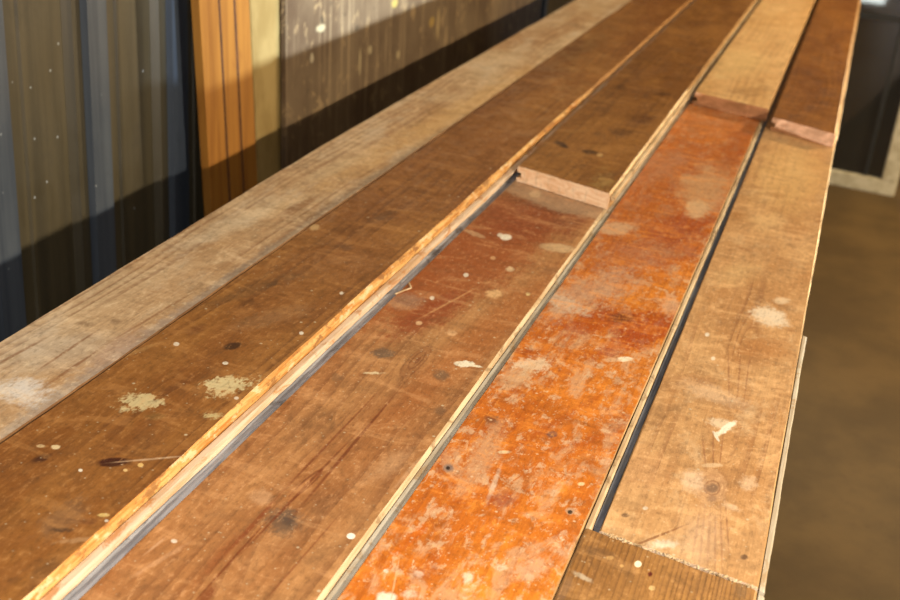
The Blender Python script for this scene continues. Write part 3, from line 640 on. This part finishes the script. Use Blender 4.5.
# beige board
XB, LB = -1.058, 0.03
p0, p1 = sheet_pt(258, 180, XB, LB), sheet_pt(286, 162, XB, LB)
q0, q1 = sheet_pt(250, 0, XB, LB), sheet_pt(289, 0, XB, LB)
a0, a0t = ext(p0, q0); a1, a1t = ext(p1, q1)
print('beige', a0, a0t, a1, a1t)
def beige():
    n = NT('beige_fibreboard'); v = n.noise(1, (10, 16, 8), (2, 2, 2), 5, 0.6)
    y = n.sep()[1]
    col = n.mix(n.ramp(v, 0.35, 0.65), srgb(138, 114, 68), srgb(122, 98, 54))
    return n.fin(col, 0.7, 0.2)
bmat = beige()
leaning('fibreboard_sheet', 'narrow beige board standing between the orange boarding and the splattered panel', 'board', a0, a1 - 0.004, a0t, a1t - 0.004, XB, LB, TOP + 0.75, 0.012, bmat)

# splattered panel
XP, LP = -1.042, 0.03
p0, p1 = sheet_pt(286, 150, XP, LP), sheet_pt(540, 22, XP, LP)
def splat():
    n = NT('splattered_grey_panel'); x, y, z = n.sep()
    v = n.noise(1, (4, 5, 5), (2, 2, 2), 5, 0.6)
    col = n.mix(n.ramp(v, 0.35, 0.65), srgb(92, 73, 51), srgb(74, 55, 36))
    d = n.noise(1, (20, 60, 2.2), (1, 7, 3), 4, 0.6)
    col = n.mix(n.ramp(d, 0.54, 0.66, 0, 0.6), col, srgb(128, 106, 76))
    col = n.mix(n.ramp(d, 0.40, 0.30, 0, 0.35), col, srgb(60, 46, 30))
    # drips: thin pale vertical runs
    sp = n.noise(1, (30, 26, 20), (4, 7, 3), 5, 0.65, 0.6)
    col = n.mix(n.ramp(sp, 0.57, 0.66, 0, 0.6), col, srgb(140, 114, 78))
    col = n.mix(n.ramp(sp, 0.36, 0.30, 0, 0.6), col, srgb(50, 38, 24))
    r = n.math('FRACT', n.math('MULTIPLY', y, 1 / 0.155))
    ln = n.math('MULTIPLY', n.ramp(r, 0.0, 0.02), n.ramp(r, 0.05, 0.03))
    col = n.mix(n.math('MULTIPLY', ln, 0.6), col, srgb(124, 102, 74))
    for (px, py, wy, wz, c) in ((322, 20, 0.010, 0.010, (72, 58, 40)), (321, 28, 0.020, 0.008, (220, 198, 150)), (357, 28, 0.010, 0.007, (84, 66, 44)),
                                (312, 58, 0.008, 0.010, (206, 186, 150)), (360, 62, 0.006, 0.03, (206, 180, 130)), (370, 50, 0.012, 0.01, (200, 176, 130)),
                                (432, 22, 0.02, 0.012, (190, 150, 70)), (395, 3, 0.02, 0.01, (210, 180, 90)), (438, 25, 0.012, 0.04, (196, 164, 110)), (398, 55, 0.01, 0.01, (206, 180, 130))):
        c0 = sheet_pt(px, py, XP, LP)
        dy = n.math('DIVIDE', n.math('SUBTRACT', y, c0.y - p0.y), wy); dz = n.math('DIVIDE', n.math('SUBTRACT', z, c0.z), wz)
        l = n.math('ADD', n.math('SQRT', n.math('ADD', n.math('MULTIPLY', dy, dy), n.math('MULTIPLY', dz, dz))), n.math('MULTIPLY', n.math('SUBTRACT', sp, 0.5), 1.4))
        col = n.mix(n.ramp(l, 1.4, 0.6, 0, 0.8), col, srgb(*[q * 0.72 for q in c]))
    n.bump(sp, 0.3, 0.003)
    return n.fin(col, 0.6, 0.3)
leaning('plywood_panel', 'large greyish panel with pale paint drips and splatters, standing behind the pile', 'panel', p0.y, p1.y, p0.y, p1.y, XP, LP, TOP + 1.2, 0.012, splat())
print('panel', p0, p1)
# steel upright and pale sheet further along
XQ = -1.03
s0 = atx(532, 20, XQ); s1 = atx(541, 20, XQ)
bm = bmesh.new(); box(bm, -0.04, 0, 0, 0.035, 0, TOP + 1.2, bev=0.002)
s0y = p1.y + 0.02
tag(link('steel_post', bm, galv, loc=(XQ, s0y, 0)), 'thin steel upright at the far edge of the splattered panel', 'post')
leaning('pale_board', 'pale yellowish board standing beyond the splattered panel, past the steel upright', 'board', s0y + 0.06, s0y + 1.3, s0y + 0.06, s0y + 1.3, -1.04, 0.03, TOP + 1.1, 0.012, bmat)

# ------------------------------------------------------------------ white-framed glazed sash on the floor, right
b0 = at(835, 184, 0.0); b1 = at(894, 196, 0.0)
dirv = (b1 - b0).normalized(); ang = math.atan2(dirv.y, dirv.x)
print('sash', b0, b1)
white = NT('old_white_frame_paint'); v = white.noise(1, (30, 30, 30), (0, 0, 0), 5)
white = white.fin(white.mix(white.ramp(v, 0.4, 0.7), srgb(186, 176, 150), srgb(160, 148, 120)), 0.6)
sash = empty('glazed_sash', b1, 'white framed glazed sash standing on the floor beyond the pile', 'window sash'); sash.rotation_euler = (0, 0, ang)
W_, H_ = 0.66, 1.5; F = 0.062
bm = bmesh.new(); box(bm, -W_, 0, -0.02, 0.02, 0, F, bev=0.004); box(bm, -W_, 0, -0.02, 0.02, H_ - F, H_, bev=0.004)
box(bm, -F, 0, -0.0195, 0.0195, F - 0.003, H_ - F + 0.003, bev=0.004); box(bm, -W_, -W_ + F, -0.0195, 0.0195, F - 0.003, H_ - F + 0.003, bev=0.004)
link('frame', bm, white, sash)
gm = NT('dark_window_glass'); gm.fin(srgb(84, 84, 80), 0.06, 0.5); gm.b.inputs['Alpha'].default_value = 1.0
gm.b.inputs['Transmission Weight'].default_value = 0.85
bm = bmesh.new(); box(bm, -W_ + F - 0.004, -F + 0.004, -0.003, 0.003, F - 0.004, H_ - F + 0.004)
link('glass', bm, gm.m, sash)
bar = NT('dark_glazing_bar').fin(srgb(30, 30, 28), 0.5)
bm = bmesh.new(); box(bm, -0.135, -0.122, -0.012, 0.012, F, H_ - F); link('glazing_bar', bm, bar, sash)
bm = bmesh.new(); box(bm, -W_ + F, -F, -0.012, 0.012, 0.68, 0.70); link('glazing_bar', bm, bar, sash)

# added glowing pane on the back wall in place of a glass reflection
bw = bmesh.new(); box(bw, 0, 0.5, -0.03, 0, 0, 0.5, bev=0.003)
wl = atx(866, 12, 0.5) if False else None
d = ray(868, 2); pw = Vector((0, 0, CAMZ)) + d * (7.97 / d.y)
print('backglow', pw)
em = NT('reflection_glow_pane'); em.fin(srgb(220, 230, 235), 0.5); em.b.inputs['Emission Color'].default_value = (0.85, 0.95, 1, 1); em.b.inputs['Emission Strength'].default_value = 14.0
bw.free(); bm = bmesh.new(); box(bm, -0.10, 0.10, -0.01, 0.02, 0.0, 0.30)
wd = tag(link('reflection_glow', bm, em.m, loc=(pw.x, 7.975, pw.z)), kind='structure')
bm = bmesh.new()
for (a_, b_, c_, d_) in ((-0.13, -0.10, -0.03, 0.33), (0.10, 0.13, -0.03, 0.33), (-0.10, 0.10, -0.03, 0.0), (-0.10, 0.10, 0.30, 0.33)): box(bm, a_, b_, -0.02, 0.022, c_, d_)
link('glow_frame', bm, bar, wd)

# ------------------------------------------------------------------ light
def lamp(name, loc, target, size, energy, col, shape='DISK', sy=None):
    l = bpy.data.lights.new(name, 'AREA'); l.shape = shape; l.size = size
    if sy: l.size_y = sy
    l.energy = energy; l.color = col
    o = bpy.data.objects.new(name, l); o.location = loc; C.objects.link(o)
    o.rotation_euler = (Vector(target) - Vector(loc)).to_track_quat('-Z', 'Y').to_euler(); return o
# warm bulb hanging to the right
def bulb(name, loc, energy, col, r):
    l = bpy.data.lights.new(name, 'POINT'); l.energy = energy; l.color = col; l.shadow_soft_size = r
    o = bpy.data.objects.new(name, l); o.location = loc; C.objects.link(o); return o
bulb('hanging_bulb', (1.7, 0.15, TOP + 0.92), 290, (1.0, 0.90, 0.73), 0.03)
bulb('far_fill_light', (1.8, 4.2, TOP + 0.95), 310, (1.0, 0.80, 0.50), 0.03)  # unseen fill, added to brighten the far boards
bulb('camera_flash', (0.03, -0.02, CAMZ + 0.10), 46.0, (1.0, 0.98, 0.96), 0.02)
sl = bpy.data.lights.new('low_work_lamp', 'SPOT'); sl.energy = 3400; sl.color = (0.60, 0.78, 1.0); sl.shadow_soft_size = 0.03
sl.spot_size = math.radians(46); sl.spot_blend = 0.85
slo = bpy.data.objects.new('low_work_lamp', sl); slo.location = (2.6, 0.8, TOP - 0.24); C.objects.link(slo)
slo.rotation_euler = (Vector((-1.0, 3.3, TOP + 0.5)) - slo.location).to_track_quat('-Z', 'Y').to_euler()
W = bpy.data.worlds.new('world'); bpy.context.scene.world = W; W.use_nodes = True
W.node_tree.nodes['Background'].inputs[0].default_value = (0.9, 0.85, 0.75, 1); W.node_tree.nodes['Background'].inputs[1].default_value = 0.3
lamp('ceiling_fill', (1.2, 2.5, 2.95), (1.2, 2.5, 0), 1.6, 22, (1.0, 0.86, 0.66), 'RECTANGLE', 3.0)  # unseen overhead fill, added for soft ambient light

sc = bpy.context.scene
sc.view_settings.view_transform = 'Standard'; sc.view_settings.look = 'None'
sc.view_settings.gamma = 1; sc.view_settings.exposure = 0.19; sc.view_settings.use_curve_mapping = False
